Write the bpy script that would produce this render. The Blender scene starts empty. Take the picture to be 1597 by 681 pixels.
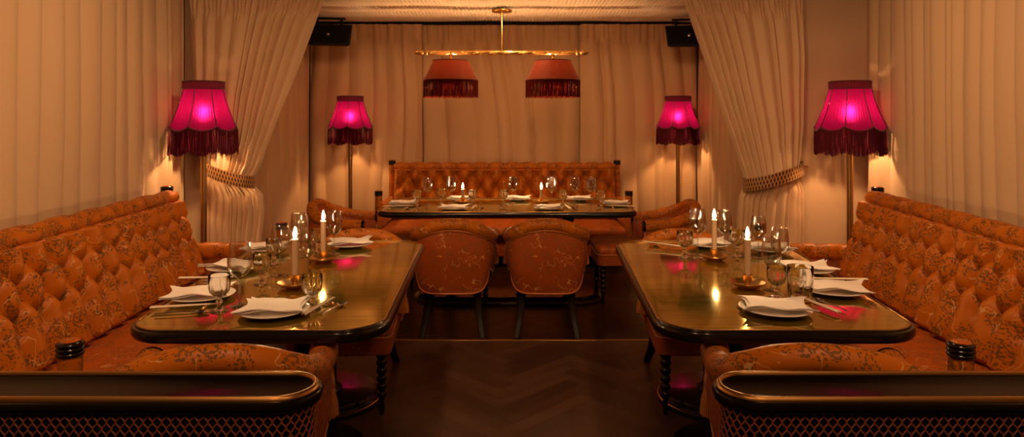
import bpy, math, random
from mathutils import Vector, Matrix, noise
R = random.Random(11)
PI = math.pi
C = bpy.context.scene.collection
# ---------------------------------------------------------------- camera facts (metres; 1597x681 frame)
F, HX, HY, EYE = 1065.0, 798.5, 185.0, 1.45
TZ = 0.74                                   # table top height
def on_plane(x, y, z=TZ):
    Y = F*(EYE-z)/(y-HY)
    return ((x-HX)*Y/F, Y, z)

# ---------------------------------------------------------------- materials
def mat(name, col=(.5,.5,.5), rough=.5, metal=0, spec=.5, trans=0, ior=1.45, sheen=0, coat=0, emit=None, es=0, bump=None):
    m = bpy.data.materials.new(name); m.use_nodes = True
    nt = m.node_tree; b = nt.nodes['Principled BSDF']
    b.inputs['Base Color'].default_value = (*col, 1)
    b.inputs['Roughness'].default_value = rough
    b.inputs['Metallic'].default_value = metal
    b.inputs['Specular IOR Level'].default_value = spec
    b.inputs['Transmission Weight'].default_value = trans
    b.inputs['IOR'].default_value = ior
    b.inputs['Sheen Weight'].default_value = sheen
    b.inputs['Coat Weight'].default_value = coat
    if emit: b.inputs['Emission Color'].default_value = (*emit, 1); b.inputs['Emission Strength'].default_value = es
    if bump:
        sc, st, dist = bump
        t = nt.nodes.new('ShaderNodeTexCoord'); n = nt.nodes.new('ShaderNodeTexNoise'); n.inputs['Scale'].default_value = sc
        n.inputs['Detail'].default_value = 4
        bp = nt.nodes.new('ShaderNodeBump'); bp.inputs['Strength'].default_value = st; bp.inputs['Distance'].default_value = dist
        nt.links.new(t.outputs['Object'], n.inputs['Vector']); nt.links.new(n.outputs['Fac'], bp.inputs['Height'])
        nt.links.new(bp.outputs['Normal'], b.inputs['Normal'])
    return m
class G:                                     # small node-graph helper
    def __init__(s, m): s.nt = m.node_tree; s.b = s.nt.nodes['Principled BSDF']
    def n(s, t, **k):
        o = s.nt.nodes.new(t)
        for a, v in k.items():
            if a in o.inputs: o.inputs[a].default_value = v
            else: setattr(o, a, v)
        return o
    def l(s, a, b): s.nt.links.new(a, b)
    def math(s, op, a, b=None, c=None, clamp=False):
        o = s.nt.nodes.new('ShaderNodeMath'); o.operation = op; o.use_clamp = clamp
        for i, v in enumerate((a, b, c)):
            if v is None: continue
            if isinstance(v, (int, float)): o.inputs[i].default_value = v
            else: s.l(v, o.inputs[i])
        return o.outputs[0]
    def mix(s, f, a, b):
        o = s.nt.nodes.new('ShaderNodeMix'); o.data_type = 'RGBA'
        for i, v in ((0, f), (6, a), (7, b)):
            if isinstance(v, (int, float)): o.inputs[i].default_value = v
            elif isinstance(v, tuple): o.inputs[i].default_value = (*v, 1)
            else: s.l(v, o.inputs[i])
        return o.outputs[2]
def damask(name, base, motif, vine, scale=1.0, amount=1.0, rough=.42):
    m = mat(name, base, rough, spec=.28, sheen=.03); g = G(m)
    tc = g.n('ShaderNodeTexCoord')
    mp = g.n('ShaderNodeMapping'); mp.inputs['Scale'].default_value = (scale,)*3; g.l(tc.outputs['Object'], mp.inputs[0])
    nz = g.n('ShaderNodeTexNoise', Scale=7.0, Detail=2.0); g.l(mp.outputs[0], nz.inputs['Vector'])
    ad = g.n('ShaderNodeVectorMath', operation='MULTIPLY_ADD'); g.l(nz.outputs['Color'], ad.inputs[0])
    ad.inputs[1].default_value = (.11,.11,.11); g.l(mp.outputs[0], ad.inputs[2])
    big = g.n('ShaderNodeTexVoronoi', Scale=10.0); g.l(ad.outputs[0], big.inputs['Vector'])
    big2 = g.n('ShaderNodeTexNoise', Scale=9.5, Detail=3.0); g.l(ad.outputs[0], big2.inputs['Vector'])
    leaf = g.n('ShaderNodeTexVoronoi', Scale=95.0); g.l(ad.outputs[0], leaf.inputs['Vector'])
    patch = g.math('LESS_THAN', big.outputs['Distance'], .44)
    patch2 = g.math('GREATER_THAN', big2.outputs['Fac'], .53)
    anyp = g.math('MAXIMUM', patch, patch2)
    petal = g.math('LESS_THAN', leaf.outputs['Distance'], .44)
    hole = g.math('GREATER_THAN', leaf.outputs['Distance'], .12)
    fl = g.math('MULTIPLY', g.math('MULTIPLY', anyp, petal), hole)
    rg = g.math('SUBTRACT', big.outputs['Distance'], .27); rg = g.math('ABSOLUTE', rg); rg = g.math('LESS_THAN', rg, .018)
    fl = g.math('MAXIMUM', fl, g.math('MULTIPLY', rg, patch))
    n3 = g.n('ShaderNodeTexNoise', Scale=7.0, Detail=2.5); g.l(ad.outputs[0], n3.inputs['Vector'])
    v = g.math('LESS_THAN', g.math('ABSOLUTE', g.math('SUBTRACT', n3.outputs['Fac'], .47)), .0055)
    n4 = g.n('ShaderNodeTexNoise', Scale=9.0, Detail=1.0); g.l(mp.outputs[0], n4.inputs['Vector'])
    v = g.math('MULTIPLY', v, g.math('GREATER_THAN', n4.outputs['Fac'], .50))
    c1 = g.mix(g.math('MULTIPLY', fl, .78*amount), base, motif)
    c2 = g.mix(g.math('MULTIPLY', v, .6), c1, vine)
    g.l(c2, g.b.inputs['Base Color'])
    rr = g.math('MULTIPLY_ADD', fl, .18, rough); g.l(rr, g.b.inputs['Roughness'])
    th = g.n('ShaderNodeTexNoise', Scale=260.0, Detail=1.0); g.l(tc.outputs['Object'], th.inputs['Vector'])
    hh = g.math('ADD', g.math('MULTIPLY', fl, .5), g.math('MULTIPLY', th.outputs['Fac'], .3))
    bp = g.n('ShaderNodeBump', Strength=.35, Distance=.0015); g.l(hh, bp.inputs['Height']); g.l(bp.outputs[0], g.b.inputs['Normal'])
    return m
def cloth(name, col, transl=.25, rough=.75, wr=(14, .25, .01), weave=True):
    m = mat(name, col, rough, spec=.25, sheen=.2); g = G(m)
    tc = g.n('ShaderNodeTexCoord')
    mp = g.n('ShaderNodeMapping'); mp.inputs['Scale'].default_value = (1,1,.35); g.l(tc.outputs['Object'], mp.inputs[0])
    n = g.n('ShaderNodeTexNoise', Scale=float(wr[0]), Detail=3.0); g.l(mp.outputs[0], n.inputs['Vector'])
    bp = g.n('ShaderNodeBump', Strength=wr[1], Distance=wr[2]); g.l(n.outputs['Fac'], bp.inputs['Height']); g.l(bp.outputs[0], g.b.inputs['Normal'])
    if transl:
        t = g.n('ShaderNodeBsdfTranslucent'); t.inputs[0].default_value = (*col, 1)
        mx = g.n('ShaderNodeMixShader'); mx.inputs[0].default_value = transl
        out = [x for x in g.nt.nodes if x.type == 'OUTPUT_MATERIAL'][0]
        g.l(g.b.outputs[0], mx.inputs[1]); g.l(t.outputs[0], mx.inputs[2]); g.l(mx.outputs[0], out.inputs[0])
    return m
M = {}
M['damask'] = damask('orange_damask', (.45,.122,.003), (.075,.047,.011), (.66,.40,.16))
M['damask_seat'] = damask('seat_damask', (.42,.092,.006), (.13,.072,.022), (.62,.38,.18), 1.3, .9)
M['damask_chair'] = damask('chair_damask', (.34,.070,.010), (.14,.070,.024), (.80,.42,.15), 1.25, .7)
M['orange'] = mat('plain_orange_silk', (.55,.15,.015), .45, sheen=.3, bump=(40,.3,.003))
M['fringe'] = mat('orange_fringe_thread', (.42,.12,.02), .6, sheen=.3)
M['tassel'] = mat('tassel_thread', (.55,.19,.03), .5, sheen=.3)
M['sheer'] = cloth('sheer_curtain_cloth', (.70,.50,.31), .12, wr=(6,.15,.01))
M['curtain'] = cloth('taffeta_curtain_cloth', (.68,.45,.25), .06, .5, wr=(11,.35,.012))
M['drape'] = cloth('heavy_drape_cloth', (.70,.49,.30), .05, .45, wr=(13,.35,.012))
M['canopy'] = cloth('ceiling_silk', (.88,.74,.58), .1, .5)
M['wall'] = mat('wall_paint', (.60,.42,.27), .6, bump=(30,.1,.003))
M['ceil'] = mat('ceiling_paint', (.10,.07,.05), .8)
M['darkwall'] = mat('dark_wall_panelling', (.05,.03,.02), .6)
M['black'] = mat('black_lacquer', (.010,.007,.006), .2, spec=.4, coat=.15)
M['satinblack'] = mat('satin_black_lacquer', (.005,.003,.003), .22, spec=.05)
M['blackwood'] = mat('ebonised_wood', (.012,.005,.003), .4, spec=.2)
M['matteblack'] = mat('matte_black_plastic', (.006,.005,.005), .7, spec=.2)
M['grille'] = mat('speaker_grille_cloth', (.007,.006,.006), .9, spec=.1, bump=(400,.5,.002))
M['brass'] = mat('aged_brass', (.62,.36,.11), .28, 1)
M['bronze'] = mat('bronze_rim', (.55,.30,.10), .36, 1)
M['antique'] = mat('dark_antique_brass', (.36,.22,.085), .35, 1)
M['gilt'] = mat('gilt_metal', (.80,.48,.14), .25, 1)
M['silver'] = mat('polished_silver', (.75,.70,.64), .15, 1)
M['thin'] = None
M['glass'] = mat('clear_glass', (1,1,1), .0, trans=1, ior=1.48)
def thin_glass():
    m = mat('thin_clear_glass', (1,1,1)); g = G(m); nt = m.node_tree
    t = nt.nodes.new('ShaderNodeBsdfTransparent'); t.inputs[0].default_value = (.97,.96,.94,1)
    gl = nt.nodes.new('ShaderNodeBsdfGlossy'); gl.inputs['Roughness'].default_value = .03
    fr = nt.nodes.new('ShaderNodeLayerWeight'); fr.inputs[0].default_value = .5
    mx = nt.nodes.new('ShaderNodeMixShader'); f = g.math('MULTIPLY_ADD', g.math('POWER', fr.outputs['Facing'], 1.8), .95, .13, clamp=True); nt.links.new(f, mx.inputs[0])
    nt.links.new(t.outputs[0], mx.inputs[1]); nt.links.new(gl.outputs[0], mx.inputs[2])
    out = [x for x in nt.nodes if x.type == 'OUTPUT_MATERIAL'][0]; nt.links.new(mx.outputs[0], out.inputs[0]); return m
M['thin'] = thin_glass()
M['china'] = mat('white_china', (.82,.78,.72), .2, coat=.3)
M['linen'] = mat('white_linen', (.88,.84,.80), .8, sheen=.2, bump=(120,.25,.001))
M['wax'] = mat('ivory_wax', (.72,.50,.32), .5)
M['wax'].node_tree.nodes['Principled BSDF'].inputs['Subsurface Weight'].default_value = .35
M['wax'].node_tree.nodes['Principled BSDF'].inputs['Subsurface Radius'].default_value = (.02,.01,.004)
M['wick'] = mat('wick', (.02,.015,.01), .9)
M['ivory'] = mat('ivory_chopstick', (.78,.66,.50), .35)
M['flame'] = mat('candle_flame', (1,.7,.3), .5, emit=(1,.62,.28), es=560)
M['bulb'] = mat('lamp_bulb', (1,.8,.5), .4, emit=(1,.54,.22), es=820)
M['pbulb'] = mat('pendant_bulb', (1,.8,.5), .4, emit=(1,.50,.20), es=700)
M['rope'] = mat('orange_cord', (.36,.085,.014), .5, sheen=.3)
M['trim'] = mat('dark_burgundy_braid', (.07,.004,.014), .6, sheen=.3)
def shade_mat(name, col, tcol, tr):
    m = mat(name, col, .6, spec=.3, sheen=.2); g = G(m)
    t = g.n('ShaderNodeBsdfTranslucent'); t.inputs[0].default_value = (*tcol, 1)
    mx = g.n('ShaderNodeMixShader'); mx.inputs[0].default_value = tr
    out = [x for x in g.nt.nodes if x.type == 'OUTPUT_MATERIAL'][0]
    g.l(g.b.outputs[0], mx.inputs[1]); g.l(t.outputs[0], mx.inputs[2]); g.l(mx.outputs[0], out.inputs[0])
    return m
def glow_silk(name, col, tcol, rcol):
    m = shade_mat(name, col, tcol, .5); g = G(m); nt = m.node_tree
    rf = nt.nodes.new('ShaderNodeBsdfRefraction'); rf.inputs['Color'].default_value = (*rcol, 1); rf.inputs['Roughness'].default_value = .95; rf.inputs['IOR'].default_value = 1.25
    mx = nt.nodes.new('ShaderNodeMixShader'); mx.inputs[0].default_value = .5
    out = [x for x in nt.nodes if x.type == 'OUTPUT_MATERIAL'][0]; old = out.inputs[0].links[0].from_socket
    nt.links.new(old, mx.inputs[1]); nt.links.new(rf.outputs[0], mx.inputs[2]); nt.links.new(mx.outputs[0], out.inputs[0]); return m
M['pink'] = glow_silk('magenta_pleated_silk', (.22,.003,.04), (.078,.0006,.028), (.024,.0004,.013))
M['pinkband'] = shade_mat('burgundy_gathered_silk', (.13,.004,.022), (.04,.001,.01), .10)
M['pfringe'] = mat('burgundy_fringe_thread', (.070,.004,.014), .6, spec=.15)
M['rust'] = shade_mat('rust_pleated_silk', (.22,.035,.009), (.10,.010,.002), .05)
M['rfringe'] = mat('wine_fringe_thread', (.085,.006,.003), .6, spec=.15)
# antique brass table top under gloss: brushed leaf squares
def table_mat():
    m = mat('antiqued_brass_leaf', (.44,.30,.085), .06, .9, coat=.25); g = G(m); g.b.inputs['Coat Roughness'].default_value = .02
    tc = g.n('ShaderNodeTexCoord')
    mp = g.n('ShaderNodeMapping'); mp.inputs['Scale'].default_value = (2.2, 46, 1); g.l(tc.outputs['Object'], mp.inputs[0])
    n = g.n('ShaderNodeTexNoise', Scale=1.6, Detail=6.0, Roughness=.65); g.l(mp.outputs[0], n.inputs['Vector'])
    n2 = g.n('ShaderNodeTexNoise', Scale=3.5, Detail=5.0); g.l(tc.outputs['Object'], n2.inputs['Vector'])
    f = g.math('MULTIPLY', n.outputs['Fac'], n2.outputs['Fac'])
    cr = g.n('ShaderNodeMapRange'); g.l(f, cr.inputs[0]); cr.inputs[1].default_value = .15; cr.inputs[2].default_value = .36
    g.l(g.mix(cr.outputs[0], (.46,.315,.030), (.84,.62,.090)), g.b.inputs['Base Color'])
    g.l(g.math('MULTIPLY_ADD', n.outputs['Fac'], .10, .035), g.b.inputs['Roughness'])
    bp = g.n('ShaderNodeBump', Strength=.03, Distance=.002); g.l(n.outputs['Fac'], bp.inputs['Height']); g.l(bp.outputs[0], g.b.inputs['Normal'])
    return m
M['leaf'] = table_mat()
def floor_mat(name, a, b):
    m = mat(name, a, .3, spec=.25); g = G(m)
    at = g.n('ShaderNodeAttribute', attribute_name='tone')
    tc = g.n('ShaderNodeTexCoord'); n = g.n('ShaderNodeTexNoise', Scale=9.0, Detail=6.0); g.l(tc.outputs['Object'], n.inputs['Vector'])
    f = g.math('MULTIPLY_ADD', n.outputs['Fac'], .45, g.math('MULTIPLY', at.outputs['Fac'], .7))
    g.l(g.mix(f, a, b), g.b.inputs['Base Color'])
    g.l(g.math('MULTIPLY_ADD', n.outputs['Fac'], .25, .22), g.b.inputs['Roughness'])
    return m
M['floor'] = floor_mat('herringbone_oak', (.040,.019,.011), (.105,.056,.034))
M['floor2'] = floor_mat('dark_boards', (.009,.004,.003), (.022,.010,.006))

# ---------------------------------------------------------------- mesh helpers
class MB:
    def __init__(s): s.v = []; s.f = []; s.col = None
    def add(s, vs, fs):
        o = len(s.v); s.v += [tuple(v) for v in vs]; s.f += [tuple(i+o for i in f) for f in fs]; return s
    def grid(s, rows, closed_u=False, closed_v=False, flip=False):
        nr, nc = len(rows), len(rows[0]); vs = [p for r in rows for p in r]; fs = []
        for i in range(nr if closed_v else nr-1):
            for j in range(nc if closed_u else nc-1):
                a = i*nc+j; b = i*nc+(j+1) % nc; c = ((i+1) % nr)*nc+(j+1) % nc; d = ((i+1) % nr)*nc+j
                fs.append((a, d, c, b) if flip else (a, b, c, d))
        return s.add(vs, fs)
    def loft(s, rings, cap=True):
        n = len(rings[0]); o = len(s.v); s.grid(rings, closed_u=True)
        if cap:
            s.f.append(tuple(o+i for i in reversed(range(n)))); e = o+n*(len(rings)-1); s.f.append(tuple(e+i for i in range(n)))
        return s
    def lathe(s, prof, seg=24, c=(0,0,0), flute=0, nfl=8):
        rings = []
        for p in prof:
            r, z = p[0], p[1]; fl = p[2] if len(p) > 2 else 0
            rings.append([(c[0]+(r*(1+fl*abs(math.cos(nfl*a/2))-fl/2))*math.cos(a), c[1]+(r*(1+fl*abs(math.cos(nfl*a/2))-fl/2))*math.sin(a), c[2]+z)
                          for a in (2*PI*i/seg for i in range(seg))])
        return s.loft(rings)
    def box(s, x0, x1, y0, y1, z0, z1, bev=0.0):
        if bev <= 0:
            v = [(x,y,z) for z in (z0,z1) for y in (y0,y1) for x in (x0,x1)]
            return s.add(v, [(0,2,3,1),(4,5,7,6),(0,1,5,4),(2,6,7,3),(0,4,6,2),(1,3,7,5)])
        rings = []
        b = min(bev, (x1-x0)/2-1e-4, (y1-y0)/2-1e-4, (z1-z0)/2-1e-4)
        for k in range(9):
            if k <= 4: t = k/4*PI/2; ins = b*(1-math.sin(t)); z = z0+b*(1-math.cos(t))
            else: t = (k-5)/3*PI/2 if False else (k-4)/4*PI/2; ins = b*(1-math.cos(t)); z = z1-b*(1-math.sin(t))
            if k == 4: rings.append(rrect(x0, x1, y0, y1, b, z0+b)); z = z1-b; ins = 0
            rings.append(rrect(x0+ins, x1-ins, y0+ins, y1-ins, max(b-ins*.0, 1e-4), z))
        return s.loft(rings)
    def tube(s, path, rad, seg=10, cap=True, up=(0,0,1), sy=1.0):
        path = [Vector(p) for p in path]; n = len(path); rings = []
        up = Vector(up)
        for i, p in enumerate(path):
            t = (path[min(i+1, n-1)]-path[max(i-1, 0)]).normalized()
            u = up if abs(t.dot(up)) < .95 else Vector((1,0,0))
            a = t.cross(u).normalized(); b = a.cross(t).normalized()
            r = rad(i/(n-1)) if callable(rad) else rad
            rings.append([p+a*math.cos(w)*r+b*math.sin(w)*r*sy for w in (2*PI*k/seg for k in range(seg))])
        return s.loft(rings, cap)
    def build(s, name, material, parent=None, smooth=50, loc=None, rotz=0):
        me = bpy.data.meshes.new(name); me.from_pydata([tuple(v) for v in s.v], [], s.f)
        me.materials.append(M[material] if isinstance(material, str) else material)
        me.validate()
        if smooth:
            for p in me.polygons: p.use_smooth = True
            me.set_sharp_from_angle(angle=math.radians(smooth))
        o = bpy.data.objects.new(name, me); C.objects.link(o)
        if parent is not None: o.parent = parent
        if loc is not None: o.location = loc
        o.rotation_euler.z = rotz
        return o
def rrect(x0, x1, y0, y1, r, z, n=4):
    r = min(r, (x1-x0)/2-1e-5, (y1-y0)/2-1e-5); out = []
    for cx, cy, a0 in ((x1-r, y1-r, 0), (x0+r, y1-r, PI/2), (x0+r, y0+r, PI), (x1-r, y0+r, 3*PI/2)):
        for k in range(n+1):
            a = a0+PI/2*k/n; out.append((cx+r*math.cos(a), cy+r*math.sin(a), z))
    return out
def round_poly(corners, r, n=10):
    out = []; k = len(corners)
    for i in range(k):
        p = Vector(corners[i]); a = (Vector(corners[i-1])-p).normalized(); b = (Vector(corners[(i+1) % k])-p).normalized()
        ang = a.angle(b); d = r/math.tan(ang/2); c = p+(a+b).normalized()*(r/math.sin(ang/2))
        p0 = p+a*d-c; p1 = p+b*d-c; a0 = math.atan2(p0.y, p0.x); a1 = math.atan2(p1.y, p1.x)
        while a1-a0 > PI: a1 -= 2*PI
        while a1-a0 < -PI: a1 += 2*PI
        for j in range(n+1):
            t = a0+(a1-a0)*j/n; out.append((c.x+r*math.cos(t), c.y+r*math.sin(t)))
    return out
def inset(poly, d):
    n = len(poly); out = []
    cx = sum(p[0] for p in poly)/n; cy = sum(p[1] for p in poly)/n
    for i in range(n):
        a = Vector(poly[i-1]); b = Vector(poly[(i+1) % n]); t = (b-a).normalized(); nn = Vector((-t.y, t.x))
        if nn.dot(Vector((cx, cy))-Vector(poly[i])) < 0: nn = -nn
        out.append((poly[i][0]+nn.x*d, poly[i][1]+nn.y*d))
    return out
def cat(pts, n):
    """Catmull-Rom through pts, n samples"""
    out = []; m = len(pts)-1
    for i in range(n):
        t = i/(n-1)*m; k = min(int(t), m-1); f = t-k
        p = [pts[max(k-1, 0)], pts[k], pts[k+1], pts[min(k+2, m)]]
        out.append(tuple(.5*((2*p[1][j])+(-p[0][j]+p[2][j])*f+(2*p[0][j]-5*p[1][j]+4*p[2][j]-p[3][j])*f*f+(-p[0][j]+3*p[1][j]-3*p[2][j]+p[3][j])*f**3)
                         for j in range(len(pts[0]))))
    return out
def lerp(a, b, t): return a+(b-a)*t
def curve_at(tab, z):
    """piecewise-smooth lookup in [(z, value)...] ascending z"""
    if z <= tab[0][0]: return tab[0][1]
    for (z0, a), (z1, b) in zip(tab, tab[1:]):
        if z <= z1:
            t = (z-z0)/(z1-z0); return lerp(a, b, t)
    return tab[-1][1]
def tag(o, label=None, cat=None, group=None, kind=None):
    if label: o['label'] = label
    if cat: o['category'] = cat
    if group: o['group'] = group
    if kind: o['kind'] = kind
    return o
def empty(name, loc=(0,0,0), rz=0, label=None, cat=None, group=None):
    o = bpy.data.objects.new(name, None); C.objects.link(o); o.location = loc; o.rotation_euler.z = rz
    o.empty_display_size = .1
    return tag(o, label, cat, group)
def copy_tree(o, parent=None):
    c = o.copy(); C.objects.link(c)
    if parent is not None: c.parent = parent
    for ch in list(o.children): copy_tree(ch, c)
    return c
class Kit:
    """one prototype; the first placing uses it, later ones copy it with its parts"""
    def __init__(s, make): s.proto = make(); s.used = False
    def put(s, loc, rz=0, label=None, group=None, sc=1):
        o = copy_tree(s.proto) if s.used else s.proto
        s.used = True
        o.location = loc; o.rotation_euler.z = rz; o.scale = (sc,)*3
        if label: o['label'] = label
        if group: o['group'] = group
        return o
def structure(mb, name, material, **k): return tag(mb.build(name, material, **k), kind='structure')

# ================================================================= SETTING
def wall_slab(name, p0, p1, z0, z1, thick, material='wall'):
    """vertical slab from p0 to p1, thickness to the left of the direction"""
    d = (Vector(p1)-Vector(p0)).normalized(); n = Vector((-d.y, d.x))*thick
    a, b = Vector(p0), Vector(p1); q = [a, b, b+n, a+n]
    m = MB(); m.loft([[(p.x, p.y, z0) for p in q], [(p.x, p.y, z1) for p in q]])
    return structure(m, name, material, smooth=0)
CEIL = 2.78
LW = lambda Y: -2.455+(5.19-Y)*.072-.10      # side wall planes (behind their curtains)
RW = lambda Y: 2.60-(5.02-Y)*.105+.10
wall_slab('wall_left', (LW(-1.0), -1.0), (LW(5.4), 5.4), 0, CEIL, .1)
wall_slab('wall_right', (RW(5.4), 5.4), (RW(-1.0), -1.0), 0, CEIL, .1)
wall_slab('wall_rear', (RW(-1)+.1, -1.0), (LW(-1)-.1, -1.0), 0, CEIL, .1, 'darkwall')
AL, AR, AF, AB = -2.30, 2.10, 5.24, 7.78      # alcove
wall_slab('wall_front_left', (AL, 5.34), (LW(5.24), 5.34), 0, CEIL, -.1)
wall_slab('wall_front_right', (AR, 5.24), (RW(5.24), 5.24), 0, CEIL, .1)
wall_slab('wall_alcove_left', (AL-.08, 5.44), (AL-.08, AB+.1), 0, 2.75, .1)
wall_slab('wall_alcove_right', (AR+.08, AB+.1), (AR+.08, 5.34), 0, 2.75, .1)
wall_slab('wall_back', (AL-.18, AB), (AR+.18, AB), 0, 2.75, .1)
wall_slab('wall_header', (AL, 5.36), (AR, 5.36), 2.40, CEIL, -.08)
m = MB(); m.box(-3.1, 3.3, -1.1, 5.45, CEIL, CEIL+.1); structure(m, 'ceiling', 'ceil', smooth=0)
m = MB(); m.box(AL-.2, AR+.2, 5.36, AB+.1, 2.75, 2.83); structure(m, 'ceiling_alcove', 'ceil', smooth=0)
# floor: herringbone boards in front, plain boards in the alcove
def floor_mesh(name, material, quads):
    me = bpy.data.meshes.new(name); vs = []; fs = []; tone = []
    for q, t in quads:
        o = len(vs); vs += [(x, y, z) for x, y, z in q]; fs.append(tuple(range(o, o+len(q)))); tone.append(t)
    me.from_pydata(vs, [], fs); me.materials.append(M[material])
    at = me.attributes.new('tone', 'FLOAT', 'FACE')
    for i, t in enumerate(tone): at.data[i].value = t
    o = bpy.data.objects.new(name, me); C.objects.link(o); return tag(o, kind='structure')
def clip_y(poly, ylim, keep_below):
    out = []
    for i in range(len(poly)):
        a, b = poly[i-1], poly[i]
        ia, ib = ((a[1] <= ylim) == keep_below), ((b[1] <= ylim) == keep_below)
        if ia != ib:
            t = (ylim-a[1])/(b[1]-a[1]); out.append((a[0]+(b[0]-a[0])*t, ylim))
        if ib: out.append(b)
    return out
STRIP = 4.475
q = []
w, L = .085, .51; rot = math.radians(45); n = 6      # L = 6 w
ca, sa = math.cos(rot), math.sin(rot)
g_ = .0008
for i in range(-70, 70):
    for j in range(-12, 13):
        # standard herringbone: horizontal board at (i*w + j*2*L.., i*w), vertical partner
        for kind in (0, 1):
            x0 = i*w + j*2*L; y0 = i*w
            if kind == 0: r = [(x0, y0), (x0+L, y0), (x0+L, y0+w), (x0, y0+w)]
            else: r = [(x0+L, y0+w-L), (x0+L+w, y0+w-L), (x0+L+w, y0+w), (x0+L, y0+w)]
            r = [(p[0]+(g_ if k in (0,3) else -g_), p[1]+(g_ if k in (0,1) else -g_)) for k, p in enumerate(r)]
            r = [(p[0]*ca-p[1]*sa, p[0]*sa+p[1]*ca) for p in r]
            if max(p[0] for p in r) < -3 or min(p[0] for p in r) > 3.2 or min(p[1] for p in r) > STRIP or max(p[1] for p in r) < -1.1: continue
            r = clip_y(r, STRIP, True)
            if len(r) >= 3: q.append(([(p[0], p[1], 0.0) for p in r], R.random()))
q.append(([(-3.1,-1.1,-.004),(3.3,-1.1,-.004),(3.3,STRIP,-.004),(-3.1,STRIP,-.004)], 0))
floor_mesh('floor', 'floor', q)
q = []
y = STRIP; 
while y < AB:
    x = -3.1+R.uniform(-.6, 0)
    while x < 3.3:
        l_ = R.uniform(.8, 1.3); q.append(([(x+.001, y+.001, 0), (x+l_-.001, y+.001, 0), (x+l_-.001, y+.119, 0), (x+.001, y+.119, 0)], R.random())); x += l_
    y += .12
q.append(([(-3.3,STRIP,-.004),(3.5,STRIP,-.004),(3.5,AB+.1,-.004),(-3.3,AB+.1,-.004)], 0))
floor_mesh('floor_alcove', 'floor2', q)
m = MB(); m.box(-2.2, 2.3, STRIP-.012, STRIP+.012, 0.0005, .004, .0015); structure(m, 'trim_1', 'brass')

# ================================================================= CURTAINS
def pleat_list(total, mean, rng, jitter=.45):
    out = []; s = 0
    while s < total:
        w_ = mean*rng.uniform(1-jitter, 1+jitter); out.append((s, w_, rng.uniform(.6, 1.1), rng.uniform(.55, 1.5))); s += w_
    return out
def pleat(pl, s):
    for a, w_, amp, sk in pl:
        if s < a+w_:
            f = min(max((s-a)/w_, 0), 1)**sk; return amp*math.sin(PI*f)**.75
    return 0
def hanging(name, material, path, z0, z1, mean, amp, seed, drift=.04, header=0, rows=26, ds=.0085, gap=0.0):
    """pleated cloth along a plan polyline; pleats stand out to the right-hand side of the path, double walled"""
    rng = random.Random(seed); pts = [Vector(p) for p in path]
    segs = [(pts[i+1]-pts[i]).length for i in range(len(pts)-1)]; total = sum(segs)
    pl = pleat_list(total+.5, mean, rng); pl2 = pleat_list(total+.5, mean*.45, rng)
    nc = int(total/ds)+1; front = []; back = []
    zs = [z0+(z1-z0)*k/(rows-1) for k in range(rows)]
    if header: zs = sorted(zs+[z1-header-.02, z1-header+.02, z1-header*.5, z1-header-.06])
    for z in zs:
        rf, rb = [], []
        for i in range(nc):
            s = total*i/(nc-1); acc = 0
            for k, l_ in enumerate(segs):
                if s <= acc+l_ or k == len(segs)-1: break
                acc += l_
            d = (pts[k+1]-pts[k]).normalized(); nrm = Vector((d.y, -d.x)); p = pts[k]+d*(s-acc)
            dr = noise.noise(Vector((s*.8, z*.55, seed)))*drift
            h = pleat(pl, s+dr)*amp*(.85+.3*noise.noise(Vector((s*1.5, z*.7, seed+5))))
            h += noise.noise(Vector((s*2.2, z*1.1, seed+9)))*amp*.25
            if header:
                k2 = (z-(z1-header))/header
                if k2 > -.25:
                    c = min(1, max(0, (k2+.25)*3)); h = lerp(h, h*.55+pleat(pl2, s)*amp*.45, c)
                    h -= .012*math.exp(-((z-(z1-header))/.018)**2)
            q_ = p+nrm*(h+gap); rf.append((q_.x, q_.y, z)); q2 = q_-nrm*.0025; rb.append((q2.x, q2.y, z))
        front.append(rf); back.append(rb)
    m = MB(); m.grid(front); m.grid(back, flip=True)
    return m.build(name, material, smooth=80)
# path direction: pleats come out to the right of travel
sl = hanging('sheer_curtain', 'sheer', [(LW(5.19)+.045, 5.19), (LW(1.0)+.045, 1.0)][::-1], .02, CEIL-.03, .15, .05, 3)
tag(sl, 'long pale beige sheer curtain in vertical pleats behind the left sofa', 'curtain', 'sheer curtains along the side walls')
sr = hanging('sheer_curtain', 'sheer', [(RW(5.02)-.045, 5.02), (RW(1.0)-.045, 1.0)], .02, CEIL-.03, .15, .05, 8)
tag(sr, 'long pale beige sheer curtain in vertical pleats behind the right sofa', 'curtain', 'sheer curtains along the side walls')
def ceil_z(Y): return 2.385+(Y-5.4)*.063
TOPB = 2.50
backs = [((AL+.05), -1.00, 21, 'left panel of the beige curtain behind the far table, beside the left black speaker'),
         (-1.04, .80, 22, 'wide middle panel of the beige curtain directly behind the far sofa and hanging lamp'),
         (.765, AR-.05, 23, 'right panel of the beige curtain behind the far table, beside the right black speaker')]
for a, b, sd, lb in backs:
    yy = 7.70 if sd == 22 else 7.625
    o = hanging('back_curtain', 'curtain', [(a, yy), (b, yy)], .02, TOPB, .21, .07, sd, .16, header=.17, rows=34)
    tag(o, lb, 'curtain', 'beige curtains across the back of the alcove')
for X, d, sd, lb in ((AL+.02, 1, 31, 'beige curtain on the left side wall of the alcove, behind the tied-back drape'),
                 (AR-.02, -1, 32, 'beige curtain on the right side wall of the alcove, behind the tied-back drape')):
    pth = [(X, 5.42), (X, 7.56)] if d > 0 else [(X, 7.56), (X, 5.42)]
    o = hanging('alcove_side_curtain', 'curtain', pth, .02, 2.36, .20, .055, sd, .08)
    tag(o, lb, 'curtain', 'beige curtains on the alcove side walls')
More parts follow.
